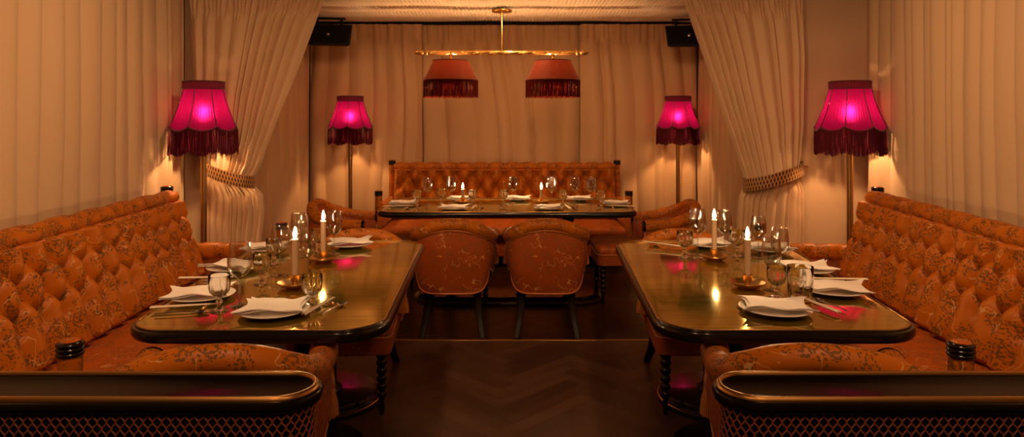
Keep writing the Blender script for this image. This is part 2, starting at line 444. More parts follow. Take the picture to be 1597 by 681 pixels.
# dark curtain track at the back
m = MB(); m.box(AL, AR, 7.60, 7.71, TOPB+.004, TOPB+.03, .003)
tag(m.build('curtain_track', 'matteblack'), 'thin black curtain track running above the back curtains', 'curtain track')

def drape(side, xin, xout, tie_z, seed):
    """tied-back drape; side=-1 left, +1 right. xin/xout: tables of X against z"""
    rng = random.Random(seed); nfold = 11
    fs_ = []; a = 0
    for i in range(nfold): w_ = rng.choice((.6, .8, 1.0, 1.3, 1.6)); fs_.append([a, w_, rng.uniform(.7, 1.15), rng.uniform(.7, 1.35)]); a += w_
    for f in fs_: f[0] /= a; f[1] /= a
    NU, NZ = 330, 110; Z0, Z1 = .03, CEIL-.04; hd = 2.265
    rf, rb = [], []
    for k in range(NZ):
        z = Z0+(Z1-Z0)*k/(NZ-1)
        xi = curve_at(xin, z); xo = curve_at(xout, z); wd = abs(xi-xo)
        tight = math.exp(-((z-tie_z)/.16)**2)
        amp = min(.060, .022+.05*(.9-wd*.55)) * (1-.45*tight)
        r1, r2 = [], []
        for i in range(NU):
            u = i/(NU-1)
            uu = min(max(u+.018*noise.noise(Vector((u*2.5, z*1.3, seed))), 0), 1)
            h = 0
            for a_, w_, am, sk in fs_:
                if uu <= a_+w_+1e-9:
                    f = min(max((uu-a_)/w_, 0), 1)**sk; h = am*(.75*math.sin(PI*f)**.55+.25*math.sin(PI*f)**3); break
            h *= amp
            if z > hd-.08:
                c = min(1, (z-hd+.08)/.1); h = lerp(h, h*.35+.022*abs(math.sin(uu*PI*27+math.sin(uu*31))), c)
            h -= .016*math.exp(-((z-hd)/.02)**2)*abs(math.sin(uu*PI*27))
            if z < tie_z: h *= .55+.45*math.exp(-(tie_z-z)/.08); h += .030*noise.noise(Vector((u*2.2, z*2.6, seed+7)))
            # wrinkles below and around the tie, bulge of the cloth in the round
            h += .012*noise.noise(Vector((u*5*wd*3, z*7, seed+3)))*math.exp(-abs(z-tie_z)/.5)
            rnd = math.sin(PI*min(max(u, 0), 1))**.6
            bulk = .035+.05*tight+.03*math.exp(-((z-tie_z+.25)/.2)**2)
            x = lerp(xo, xi, u); yv = 5.185-bulk*rnd-h
            r1.append((x, yv, z)); r2.append((x, yv+.004, z))
        rf.append(r1); rb.append(r2)
    m = MB(); m.grid(rf, flip=(side > 0)); m.grid(rb, flip=(side < 0))
    return m.build('tied_back_drape', 'drape', smooth=80)
LIN = [(.03,-1.93),(.45,-1.90),(.75,-1.875),(.88,-1.885),(.95,-1.955),(1.0,-1.955),(1.10,-1.90),(1.23,-1.86),(1.474,-1.765),(1.76,-1.65),(2.05,-1.54),(2.345,-1.43),(2.78,-1.33)]
LOUT = [(.03,-2.33),(.5,-2.33),(.95,-2.32),(1.08,-2.31),(1.25,-2.34),(1.6,-2.41),(2.1,-2.44),(2.78,-2.45)]
RIN = [(.03,1.68),(.5,1.70),(.85,1.715),(.95,1.755),(1.0,1.757),(1.1,1.725),(1.23,1.685),(1.474,1.60),(1.76,1.505),(2.05,1.405),(2.345,1.30),(2.78,1.17)]
ROUT = [(.03,2.20),(.5,2.21),(.9,2.215),(1.03,2.165),(1.12,2.18),(1.4,2.21),(1.9,2.22),(2.345,2.205),(2.78,2.19)]
dl = drape(-1, LIN, LOUT, 1.02, 41); tag(dl, 'cream drape gathered and tied back to the left of the alcove', 'curtain', 'tied-back drapes framing the alcove')
dr_ = drape(1, RIN, ROUT, .99, 42); tag(dr_, 'cream drape gathered and tied back to the right of the alcove', 'curtain', 'tied-back drapes framing the alcove')
def lattice_mat():
    m = mat('lattice_braid', (.4,.18,.04), .5, sheen=.3); g = G(m)
    at = g.n('ShaderNodeTexCoord'); sp = g.n('ShaderNodeSeparateXYZ'); g.l(at.outputs['UV'], sp.inputs[0])
    def tri(expr): return g.math('ABSOLUTE', g.math('SUBTRACT', g.math('FRACT', expr), .5))
    a = tri(g.math('ADD', g.math('MULTIPLY', sp.outputs[0], 56), g.math('MULTIPLY', sp.outputs[1], 3)))
    b = tri(g.math('SUBTRACT', g.math('MULTIPLY', sp.outputs[0], 56), g.math('MULTIPLY', sp.outputs[1], 3)))
    f = g.math('MAXIMUM', g.math('LESS_THAN', a, .15), g.math('LESS_THAN', b, .15))
    g.l(g.mix(f, (.025,.009,.005), (.48,.23,.055)), g.b.inputs['Base Color']); return m
M['lattice'] = lattice_mat()
def tieback(x_out, x_in, z_out, z_in, label):
    cx = (x_out+x_in)/2; hw = abs(x_in-x_out)/2+.018; m = MB(); N = 72; rings = []
    cy = 5.13; ry = .125
    root = empty('curtain_tieback', (cx, cy, (z_out+z_in)/2), 0, label, 'tieback', 'braided curtain tiebacks')
    uv = []
    for dz, dr2 in ((-.046, 0), (-.047, .004), (0, .007), (.047, .004), (.046, 0)):
        r = []
        for i in range(N):
            a = 2*PI*i/N; x = math.cos(a)*(hw+dr2); y_ = math.sin(a)*(ry+dr2 if math.sin(a) < 0 else .075)
            sgn = 1 if x_out > x_in else -1
            t = (x*sgn/hw+1)/2                      # 0 at the inner edge, 1 at the hook
            z = lerp(z_in, z_out, t)-(z_out+z_in)/2-.008*math.sin(PI*min(max(t, 0), 1))
            r.append((x, y_, z+dz))
        rings.append(r)
    m.grid(rings, closed_u=True)
    rings2 = [[(p[0]*.985, p[1]*.97, p[2]) for p in r] for r in (rings[0], rings[4])]
    m.grid(rings2, closed_u=True, flip=True)
    o = m.build('braided_band', 'lattice', root)
    me = o.data; ul = me.uv_layers.new(name='UVMap'); nv = N*5
    for p in me.polygons:
        idx = [me.loops[l].vertex_index for l in p.loop_indices]
        cs = [(i % N) for i in idx]; wrap = max(cs)-min(cs) > 1
        for l, i, c in zip(p.loop_indices, idx, cs):
            row = i//N if i < nv else 0
            ul.data[l].uv = ((c+N if wrap and c == 0 else c)/N, row/4)
    h = MB(); sx = 1 if x_out > x_in else -1
    h.tube([(sx*hw, .03, (z_out-z_in)/2+.0), (sx*(hw+.03), 0.0, (z_out-z_in)/2+.01), (sx*(hw+.055), .03, (z_out-z_in)/2), (sx*(hw+.055), .07, (z_out-z_in)/2)], .005, 8)
    h.lathe([(.0,0),(.018,0),(.018,.006),(0,.006)], 14, (sx*(hw+.055), .065, (z_out-z_in)/2-.003))
    h.build('hook', 'brass', root)
    return root
tieback(-2.30, -1.955, 1.10, .975, 'black and gold braided tieback holding the left cream drape')
tieback(2.165, 1.757, 1.085, .955, 'black and gold braided tieback holding the right cream drape')

# pleated silk canopy over the alcove
m = MB(); rows = []
xs = []; x = AL
while x <= AR: xs.append(x); x += .0085
for k in range(61):
    Y = 5.38+(7.62-5.38)*k/60; r = []
    band = ((Y-5.38) % .56)/.56
    sag = -.022*math.sin(PI*band)**.8
    for i, x in enumerate(xs):
        rp = .006*math.sin(2*PI*x/.034+.5*math.sin(x*9))+.012*noise.noise(Vector((x*1.7, Y*2, 4)))
        edge = -.03*math.exp(-(x-AL)/.1)-.03*math.exp(-(AR-x)/.1)
        r.append((x, Y, ceil_z(Y)+sag+rp+edge+.02))
    rows.append(r)
m.grid(rows, flip=True)
tag(m.build('ceiling_canopy', 'canopy', smooth=80), 'pale pleated silk canopy stretched under the alcove ceiling', 'canopy')

# ================================================================= UPHOLSTERY
def lobed_tube(m, p0, p1, r, lobe, seg=20, per=16, shear=.35, depth=.20, sy=1.0):
    """bolster from p0 to p1 with slanting pleat grooves"""
    a, b = Vector(p0), Vector(p1); L_ = (b-a).length; d = (b-a)/L_
    side = d.cross(Vector((0,0,1))).normalized(); up = side.cross(d)
    nl = max(2, round(L_/lobe)); n_ = nl*per; rings = []
    for i in range(n_+1):
        s = L_*i/n_; ring = []
        for k in range(seg):
            w_ = 2*PI*k/seg
            ph = s/L_*nl+shear*math.cos(w_)
            rr = r*(1-depth+depth*abs(math.sin(PI*ph))**.5)
            e = min(s, L_-s); rr *= min(1, .72+.28*(e/(r*.8))) if e < r*.8 else 1
            ring.append(a+d*s+(side*math.cos(w_)+up*math.sin(w_)*sy)*rr)
        rings.append(ring)
    m.loft(rings)
def sofa(name, L_, loc, rz, label, tp=.155, lobe=.29, lsh=.6, ldp=.34, soft=.38):
    """local frame: length along X, back posts on y=0, sitter faces -Y"""
    root = empty(name, loc, rz, label, 'sofa', 'tufted orange banquette sofas')
    hl = L_/2; D = .75
    # base
    m = MB(); m.box(-hl+.03, hl-.03, -D+.03, -.03, .10, .30, .015); m.build('base', 'damask_seat', root)
    m = MB()
    rows = []; nx, ny = int(L_/.05), 22
    for j in range(ny+1):
        t = j/ny; y = lerp(-D+.01, -.10, t); r = []
        for i in range(nx+1):
            u = i/nx; x = lerp(-hl+.035, hl-.035, u)
            z = .385+.030*math.sin(PI*u)**.2*math.sin(PI*min(t*1.15, 1))**.35+.004*noise.noise(Vector((x*4, y*5, 1)))
            r.append((x, y, z))
        rows.append(r)
    rows = [[(p[0], -D+.01, .29) for p in rows[0]], [(p[0], -D-.004, .31) for p in rows[0]], [(p[0], -D-.008, .35) for p in rows[0]]]+rows+[[(p[0], -.10, .29) for p in rows[0]]]
    m.loft([list(r) for r in [[rw[i] for rw in rows] for i in range(nx+1)]]) if False else m.grid(rows)
    m.add([rows[0][0], rows[0][-1], rows[-1][-1], rows[-1][0]], [(0,3,2,1)])
    m.add([r[0] for r in rows], [tuple(range(len(rows)))]); m.add([r[-1] for r in rows], [tuple(reversed(range(len(rows))))])
    m.build('seat_cushion', 'damask_seat', root, 60)
    # tufted back
    P_, Q_ = tp, .133     # button pitch along, pitch up (staggered rows)
    H = .54; bot = Vector((0, -.185, .385)); top = Vector((0, -.045, .905)); dirv = (top-bot).normalized()
    nrm = Vector((0, -dirv.z, dirv.y)); LL = (top-bot).length
    nx = int((L_-.08)/.0080); nt = 72; rows = []
    for j in range(nt+1):
        t = j/nt; v = t*LL; r = []
        for i in range(nx+1):
            x = lerp(-hl+.04, hl-.04, i/nx)
            V0 = LL-.060-2*Q_; vv = min(max(v-V0, 0), 2*Q_)
            a_ = x/P_+vv/(2*Q_); b_ = x/P_-vv/(2*Q_)
            prod = abs(math.sin(PI*a_))*abs(math.sin(PI*b_))
            hgt = soft*prod**.30+(1-soft)*(1-(1-prod)**1.6)
            ra, rb_ = round(a_), round(b_); bx = (ra+rb_)/2*P_; bv = (ra-rb_)*Q_+V0
            dd = math.hypot(x-bx, v-bv)
            nd = max(0, 1-(dd/.085)) if .0 < bv < LL else 0
            h_ = .062*hgt+.046*(1-math.exp(-(dd/.036)**1.5))
            h_ -= .016*nd**2*max(0, math.cos(4*math.atan2((v-bv)/Q_, (x-bx)/P_*2)+PI))
            h_ += .004*noise.noise(Vector((x*9, v*9, 3)))
            e = min(x+hl-.04, hl-.04-x); h_ = h_*min(1, (e/.05))**.5 if e < .05 else h_
            eb = min(1, v/.03)**.5; et = min(1, (LL-v)/.022)**.5
            h_ *= min(eb, et)
            p = bot+dirv*v+nrm*(.012+h_); r.append((x, p.y, p.z))
        rows.append(r)
    m = MB(); m.grid(rows)
    # closed rear
    bk = [[(p[0], -.02, rows[-1][0][2]) for p in rows[-1]], [(p[0], -.02, .30) for p in rows[-1]], [(p[0], -.15, .30) for p in rows[-1]], [p for p in rows[0]]]
    m.grid([rows[-1]]+bk)
    m.add([r[0] for r in rows]+[bk[0][0], bk[1][0], bk[2][0]], [tuple(range(len(rows)+3))])
    m.add([r[-1] for r in rows]+[bk[0][-1], bk[1][-1], bk[2][-1]], [tuple(reversed(range(len(rows)+3)))])
    for ia in range(-40, 40):
        for ib in range(-40, 40):
            bx = (ia+ib)/2*P_; bv = (ia-ib)*Q_+V0
            if V0-.01 < bv < LL-.04 and abs(bx) < hl-.09:
                p = bot+dirv*bv-nrm*.012; c = Vector((bx, p.y, p.z))
                ring = []
                for rr, hh in ((.011, .000), (.0105, .006), (.006, .009), (.001, .010)):
                    ring.append([c+Vector((math.cos(w_)*rr, 0, 0))+dirv*math.sin(w_)*rr+nrm*(hh+.004) for w_ in (2*PI*k/10 for k in range(10))])
                m.loft(ring)
    m.build('tufted_backrest', 'damask', root, 75)
    m = MB(); lobed_tube(m, (-hl+.03, -.055, .935), (hl-.03, -.055, .935), .056, lobe, sy=.92, shear=lsh, depth=ldp); m.build('top_bolster', 'damask', root, 75)
    m = MB(); m.tube([(-hl+.04, -.112, .905), (hl-.04, -.112, .905)], .006, 8); m.build('piping', 'orange', root)
    for sx in (-1, 1):
        m = MB(); lobed_tube(m, (sx*hl, -.03, .565), (sx*hl, -D+.03, .565), .060, .17); m.build('arm_bolster', 'damask', root, 75)
        m = MB(); m.box(sx*hl-.022, sx*hl+.022, -D+.03, -.02, .12, .53, .008); ap = m.build('arm_panel', 'damask_seat', root)
        m = MB()
        for side in (-1, 1):
            y = -D+.045
            while y < -.04:
                x = sx*hl+side*.028; b2 = .385+R.uniform(-.006, .006) if False else .36+R.uniform(-.008, .008)
                m.tube([(x, y, .525), (x+side*.003, y+R.uniform(-.002, .002), .45), (x+side*.002, y+R.uniform(-.003, .003), b2+.04)], .0022, 4); y += .0075
            m.box(sx*hl+side*.028-.004, sx*hl+side*.028+.004, -D+.035, -.03, .512, .528, .002)
        m.build('fringe', 'fringe', ap)
        for yy, top_ in ((0, .955), (-D, .705)):
            m = MB(); m.lathe([(0,0),(.030,0),(.035,.02),(.035,top_),(0,top_)], 22, (sx*hl, yy, 0)); po = m.build('post', 'damask', root)
            m = MB(); pr = [(.0, top_-.002), (.036, top_-.002)]
            for k in range(3):
                z0 = top_+k*.0145
                pr += [(.0345, z0), (.0395, z0+.003), (.041, z0+.007), (.0395, z0+.011), (.0345, z0+.0142)]
            pr += [(.031, top_+.046), (.0, top_+.046)]
            m.lathe(pr, 24, (sx*hl, yy, 0)); fi = m.build('ringed_finial', 'black', po)
            m = MB(); m.lathe([(0, .0455), (.030, .0455), (.026, .049), (0, .050)], 20, (sx*hl, yy, top_)); m.build('finial_cap', 'damask_seat', po)
            m = MB()
    for sx in (-1, 1):
        for yy in (-D+.09, -.09):
            m = MB(); m.lathe([(0,0),(.022,0),(.03,.04),(.03,.11),(0,.11)], 14, (sx*(hl-.12), yy, 0)); m.build('foot', 'blackwood', root)
    return root
# left: far back post (-2.30, 4.55), axis 5 degrees; right: far back post (2.41, 4.50), 6 degrees
def sofa_from_far_post(fx, fy, deg, L_, side, label):
    a = math.radians(deg); u = Vector((side*math.sin(a), math.cos(a))); c = Vector((fx, fy))-u*(L_/2)
    if side < 0: rz = PI/2+a        # faces +X
    else: rz = -PI/2-a              # faces -X
    return sofa('tufted_sofa', L_, (c.x, c.y, 0), rz, label)
sofa_from_far_post(-2.30, 4.55, 3.7, 2.45, -1, 'long orange damask tufted sofa along the left wall beside the left table')
sofa_from_far_post(2.41, 4.50, 6, 2.45, 1, 'long orange damask tufted sofa along the right wall beside the right table')
sofa('tufted_sofa', 2.43, (-.08, 7.38, 0), 0, 'orange damask tufted sofa at the far end behind the far table', .172, .172, .12, .36, .25)

# ================================================================= CHAIRS
def make_tassel(m, c, h, r):
    x, y, z = c
    m.lathe([(0, 0), (.006, 0), (r*.5, -h*.05), (r*.72, -h*.18), (r*.66, -h*.30), (r*.50, -h*.36), (r*.62, -h*.42)], 14, (x, y, z))
    m.tube([(x, y, z), (x, y, z+.02)], .003, 6)
    for k in range(34):
        a = 2*PI*k/34; q = r*.6
        m.tube([(x+q*math.cos(a), y+q*math.sin(a), z-h*.40), (x+r*.92*math.cos(a), y+r*.92*math.sin(a), z-h*.7), (x+r*math.cos(a+.06), y+r*math.sin(a+.06), z-h*R.uniform(.97, 1.03))], r*.10, 4)
    m.lathe([(0, -h*.4), (r*.58, -h*.4), (r*.85, -h*.7), (r*.9, -h*.95), (0, -h*.95)], 14, (x, y, z))
HALF = [(0,-.40,.742),(.11,-.395,.728),(.20,-.360,.688),(.242,-.285,.650),(.256,-.18,.622),(.260,-.06,.604),(.264,.045,.600)]
def make_chair():
    root = empty('tub_chair', (0,0,0), 0, 'x', 'chair')
    full = [(-p[0], p[1], p[2]) for p in reversed(HALF[1:])]+HALF
    path = cat(full, 81)
    # seat rail and cushion
    def seat_outline(z, g=0, fr=.40):
        pts = [(-.25-g, fr+g), (.25+g, fr+g), (.245+g, -.10), (.20+g, -.30-g), (-.20-g, -.30-g), (-.245-g, -.10)]
        return [(p[0], p[1], z) for p in round_poly(pts[::-1], .045, 5)]
    m = MB(); m.loft([seat_outline(.30, -.004), seat_outline(.305, .004), seat_outline(.385, .004), seat_outline(.39, -.004)]); m.build('seat_rail', 'damask_chair', root)
    m = MB(); m.loft([seat_outline(.388, -.002), seat_outline(.40, .006), seat_outline(.43, .008), seat_outline(.45, -.004), seat_outline(.462, -.04), seat_outline(.468, -.10)]); m.build('seat_cushion', 'damask_seat', root)
    m = MB(); m.tube([Vector(p) for p in seat_outline(.388, .006)]+[Vector(seat_outline(.388, .006)[0])], .005, 6); m.build('piping', 'orange', root)
    # curved shell
    outer, inner = [], []; n_ = len(path)
    def frame(i):
        a = Vector(path[max(i-1, 0)]); b = Vector(path[min(i+1, n_-1)]); t = Vector((b.x-a.x, b.y-a.y, 0)).normalized()
        return Vector((t.y, -t.x, 0))          # outward
    rings = []
    for i, p in enumerate(path):
        o = frame(i); p = Vector(p); u = abs(i/(n_-1)*2-1)      # 0 centre of back, 1 arm tip
        zb = .295+.145*max(0, min(1, (u-.16)/.32))**3.2; zt = p.z
        if u > .48: zb = .44-.07*math.sin(PI/2*min(1, (u-.48)/.4))
        th = .045
        c = Vector((p.x, p.y, 0)); cb = Vector((p.x*.97, p.y*.97, 0))
        sec = []
        K = 8
        for k in range(K+1):
            t = k/K; z = lerp(zb, zt, t); bul = .020*math.sin(PI*t)
            q_ = cb.lerp(c, t**.7)+o*(th*.35+bul*.8); sec.append((q_.x, q_.y, z))
        for k in range(K, -1, -1):
            t = k/K; z = lerp(zb, zt, t)
            q_ = cb.lerp(c, t**.7)-o*(th*.75+.018*math.sin(PI*t)); sec.append((q_.x, q_.y, z))
        rings.append(sec)
    m = MB(); m.loft(rings); m.build('backrest_shell', 'damask_chair', root, 60)
    # roll along the top, opening into trumpet ends
    def rad(t):
        u = abs(t*2-1); return .040+.006*math.sin(PI*u)+(.007*max(0, (u-.78)/.22)**1.2 if u > .78 else 0)
    rp = [(p[0], p[1], p[2]+.012) for p in path]
    m = MB(); m.tube(rp, rad, 20); m.build('top_roll', 'damask', root, 70)
    # nail-studded edging along the outer seam and bottom of the back
    m = MB(); edge = [(r[0][0], r[0][1], r[0][2]) for r in rings]
    m.tube(edge, .0065, 6)
    for sx in (0, -1): m.tube([rings[sx][k] for k in range(9)], .0065, 6)
    ins = [(Vector(r[8])+frame(i)*.006+Vector((0, 0, -.028))) for i, r in enumerate(rings)]
    m.tube(ins, .0042, 6); m.build('cord_edging', 'orange', root)
    m = MB()
    dense = cat([tuple(v) for v in ins], 120)
    for v in dense: m.lathe([(0,-.0035),(.0032,-.0015),(.0032,.0015),(0,.0035)], 5, (v[0], v[1], v[2]-.008))
    m.build('nail_heads', 'bronze', root)
    for end in (0, -1):
        p = Vector(rp[end]); q_ = Vector(rp[1 if end == 0 else -2]); d = (p-q_).normalized()
        s_ = d.cross(Vector((0,0,1))).normalized(); u_ = s_.cross(d); m = MB(); rr = rad(0)
        m.loft([[p+d*dz+(s_*math.cos(w_)+u_*math.sin(w_))*r_ for w_ in (2*PI*k/24 for k in range(24))] for r_, dz in ((rr*1.0, -.006), (rr*1.035, -.003), (rr*1.035, .004), (rr*.93, .008), (rr*.6, .011), (.002, .012))])
        m.build('roll_end_cap', 'black', root)
        m = MB(); sx = -1 if end == 0 else 1
        make_tassel(m, (p.x+sx*.008, p.y-.018, p.z-.062), .145, .036); m.build('tassel', 'tassel', root)
    # sabre back legs, turned front legs
    for sx in (-1, 1):
        m = MB(); pts = cat([(sx*.165,-.27,.31),(sx*.17,-.29,.20),(sx*.185,-.325,.09),(sx*.205,-.375,0)], 12)
        rings2 = []
        for i, p in enumerate(pts):
            w_ = lerp(.027, .019, i/11); rings2.append(rrect(p[0]-w_, p[0]+w_, p[1]-w_*.9, p[1]+w_*.9, .005, p[2], 2))
        m.loft(rings2[::-1]); m.build('rear_leg', 'blackwood', root)
        m = MB(); pr = [(0,0),(.011,0),(.012,.02),(.016,.035),(.011,.045),(.013,.07)]
        for k in range(5):
            z0 = .075+k*.040; pr += [(.014+.001*k, z0), (.021+.0012*k, z0+.010), (.024+.001*k, z0+.019), (.020+.001*k, z0+.030), (.014+.001*k, z0+.037)]
        pr += [(.024,.277),(.027,.282),(.027,.30),(0,.30)]
        m.lathe(pr, 16, (sx*.205, .355, 0)); m.build('front_leg', 'black', root)
    return root
chair = Kit(make_chair)
grp = 'orange damask tub chairs at the tables'
chair.put((-.915, 2.275, 0), math.radians(12), 'orange tub chair at the near end of the left table, behind the left divider', grp, 1.05)
chair.put((.965, 2.275, 0), math.radians(-14), 'orange tub chair at the near end of the right table, behind the right divider', grp, 1.05)
chair.put((-.87, 3.70, 0), math.radians(180+4), 'orange tub chair at the far end of the left table, facing the viewer', grp)
chair.put((.985, 3.70, 0), math.radians(180-4), 'orange tub chair at the far end of the right table, facing the viewer', grp)
chair.put((-.405, 4.91, 0), math.radians(1), 'left of the two tub chairs seen from behind at the far table', grp)
chair.put((.245, 4.91, 0), math.radians(-2), 'right of the two tub chairs seen from behind at the far table', grp)
chair.put((-1.21, 5.60, 0), math.radians(-90), 'tub chair at the left end of the far table, below the left small lamp', grp)
chair.put((1.07, 5.57, 0), math.radians(90), 'tub chair at the right end of the far table, below the right small lamp', grp)

# ================================================================= TABLES
def table(corners, r, cols, base_r, label, stadium=False):
    cx = sum(c[0] for c in corners)/4; cy = sum(c[1] for c in corners)/4
    root = empty('dining_table', (cx, cy, 0), 0, label, 'table', 'brass-topped dining tables')
    poly = [(p[0]-cx, p[1]-cy) for p in round_poly(corners, r, 16)]
    P3 = lambda d, z: [(p[0], p[1], z) for p in inset(poly, d)]
    m = MB(); m.loft([P3(.022, TZ-.006), P3(.021, TZ-.0005), P3(.024, TZ)]); m.build('table_top', 'leaf', root, 40)
    m = MB(); m.loft([P3(.03, TZ-.045), P3(.006, TZ-.040), P3(0, TZ-.030), P3(0, TZ-.014), P3(.004, TZ-.006), P3(.012, TZ-.004)][::1]); 
    m.grid([P3(.012, TZ-.004), P3(.014, TZ+.001), P3(.020, TZ+.002), P3(.0225, TZ+.0005)], closed_u=True)
    m.build('rim', 'black', root, 40)
    m = MB(); m.grid([P3(.0165, TZ+.0016), P3(.0185, TZ+.0032), P3(.0215, TZ+.0032), P3(.023, TZ+.0005)], closed_u=True); m.build('brass_inlay', 'bronze', root)
    for (x, y) in cols:
        m = MB(); x -= cx; y -= cy
        m.box(x-.16, x+.16, y-.10, y+.10, TZ-.075, TZ-.046, .008)
        m.lathe([(0,.06),(.075,.06),(.07,.075),(.05,.09),(.044,.12),(.044,TZ-.13),(.055,TZ-.10),(.07,TZ-.073),(0,TZ-.073)], 26, (x, y, 0))
        m.build('pedestal', 'black', root)
    prof = [(0,0),(1.0,0),(1.0,.012),(.985,.018),(.985,.028),(.95,.040),(.93,.044),(.90,.058),(.3,.062),(0,.062)]
    if stadium:
        (xa, ya), (xb, yb) = cols; m = MB(); rings = []
        for f, z in prof[1:-1]:
            rr = base_r*f; ring = []
            for k in range(17): a = PI/2+PI*k/16; ring.append((xa-cx+rr*math.cos(a), ya-cy+rr*math.sin(a), z))
            for k in range(17): a = -PI/2+PI*k/16; ring.append((xb-cx+rr*math.cos(a), yb-cy+rr*math.sin(a), z))
            rings.append(ring)
        m.loft(rings); m.build('base_plate', 'black', root, 40)
        m = MB(); m.grid([[(p[0]+(.004 if p[0] > 0 else -.004), p[1]+(-.004 if p[1] < ya-cy else .004), z) for p in rings[3]] for z in (.0185, .0275)], closed_u=True); m.build('base_band', 'bronze', root)
    else:
        for (x, y) in cols:
            m = MB(); m.lathe([(base_r*f, z) for f, z in prof], 48, (x-cx, y-cy, 0)); b = m.build('base_plate', 'black', root, 40)
            m = MB(); m.lathe([(base_r*.99, .0185), (base_r*1.002, .021), (base_r*1.002, .025), (base_r*.99, .0275)], 48, (x-cx, y-cy, 0)); m.build('base_band', 'bronze', root)
    return root
table([(-1.325,2.27),(-.425,2.27),(-.50,3.99),(-1.475,3.99)], .17, [(-.88,2.90),(-.95,3.52)], .275, 'left dining table with antiqued brass top and black rim')
table([(.490,2.27),(1.40,2.27),(1.575,3.99),(.590,3.99)], .17, [(.935,2.90),(1.03,3.52)], .275, 'right dining table with antiqued brass top and black rim')
table([(-1.04,5.165),(.965,5.165),(.985,6.12),(-1.06,6.12)], .15, [(-.50,5.60),(.46,5.60)], .30, 'far dining table with antiqued brass top below the hanging lamp', True)

# ================================================================= LACQUERED DIVIDERS
def divider(xe, sgn, label):
    """xe = inner rounded end, sgn = direction away from the aisle"""
    Lf = 1.6; rr = .078; cy = 1.530; zt = .857
    root = empty('lacquered_divider', (xe+sgn*Lf/2, cy, 0), 0, label, 'divider', 'black lacquered dividers in the foreground')
    def outline(g, z):
        r = rr+g; pts = []
        c1 = -sgn*(Lf/2-rr)
        a0 = PI/2 if sgn > 0 else -PI/2
        for k in range(25): a = a0+PI*k/24; pts.append((c1+r*math.cos(a), r*math.sin(a), z))
        e = sgn*(Lf/2)
        ys = (-r, r) if sgn > 0 else (r, -r)
        for y_ in ys: pts.append((e, y_, z))
        return pts
    m = MB(); m.loft([outline(*p) for p in ((-.010, zt-.05), (-.010, zt-.006), (-.018, zt-.007), (-.03, zt-.010))])
    m.build('inset_top', 'satinblack', root, 40)
    m = MB(); m.grid([outline(*p) for p in ((-.011, zt-.012), (-.010, zt-.002), (-.007, zt+.001), (-.003, zt+.001), (.001, zt-.003), (.002, zt-.009))], closed_u=True); m.build('brass_lip', 'bronze', root, 60)
    m = MB(); m.grid([outline(*p) for p in ((-.012, zt-.008), (.003, zt-.008), (.009, zt-.011), (.012, zt-.018), (.010, zt-.025), (.003, zt-.026), (.008, zt-.029), (.008, zt-.033), (.000, zt-.038), (-.008, zt-.042), (-.008, zt-.046))], closed_u=True)
    m.loft([outline(*p) for p in ((-.010, .02), (-.010, zt-.04))]); m.loft([outline(.004, 0), outline(.004, .06), outline(-.006, .07)])
    m.build('body', 'black', root, 40)
    m = MB(); pitch = .0098; lam = .029; per = []
    arc = PI*rr; straight = Lf-rr
    tot = straight*2+arc; nrope = int(tot/pitch); nrope -= nrope % 2; pitch = tot/nrope
    def at(s):
        r = rr-.0045
        if s < straight: return (sgn*(Lf/2)-sgn*s, -r, 0, -1)
        if s < straight+arc:
            a = (s-straight)/arc*PI; return (-sgn*(Lf/2-rr)-sgn*r*math.sin(a), -r*math.cos(a), 0, 0)
        s -= straight+arc; return (-sgn*(Lf/2-rr)+sgn*s, r, 0, 1)
    z0, z1 = .58, zt-.040
    for i in range(nrope):
        if i*pitch > straight+arc+.02: break
        pth = []; zz = z1
        while zz > z0:
            s = i*pitch+(pitch/2)*math.cos(2*PI*(z1-zz)/lam)*(1 if i % 2 else -1)+pitch/2
            x, y, _, _ = at(max(s, 0)); pth.append((x, y, zz)); zz -= lam/8
        m.tube(pth, .0019, 4, cap=False, up=(0, 1, 0))
    m.build('woven_lattice', 'rope', root, 60)
    m = MB(); m.grid([outline(-.0035, z0-.003), outline(.001, z0-.001), outline(.001, z0+.008), outline(-.0035, z0+.010)], closed_u=True); m.build('lower_beading', 'black', root)
    return root
divider(-.437, -1, 'black lacquered divider with woven orange lattice in the left foreground')
divider(.463, 1, 'black lacquered divider with woven orange lattice in the right foreground')

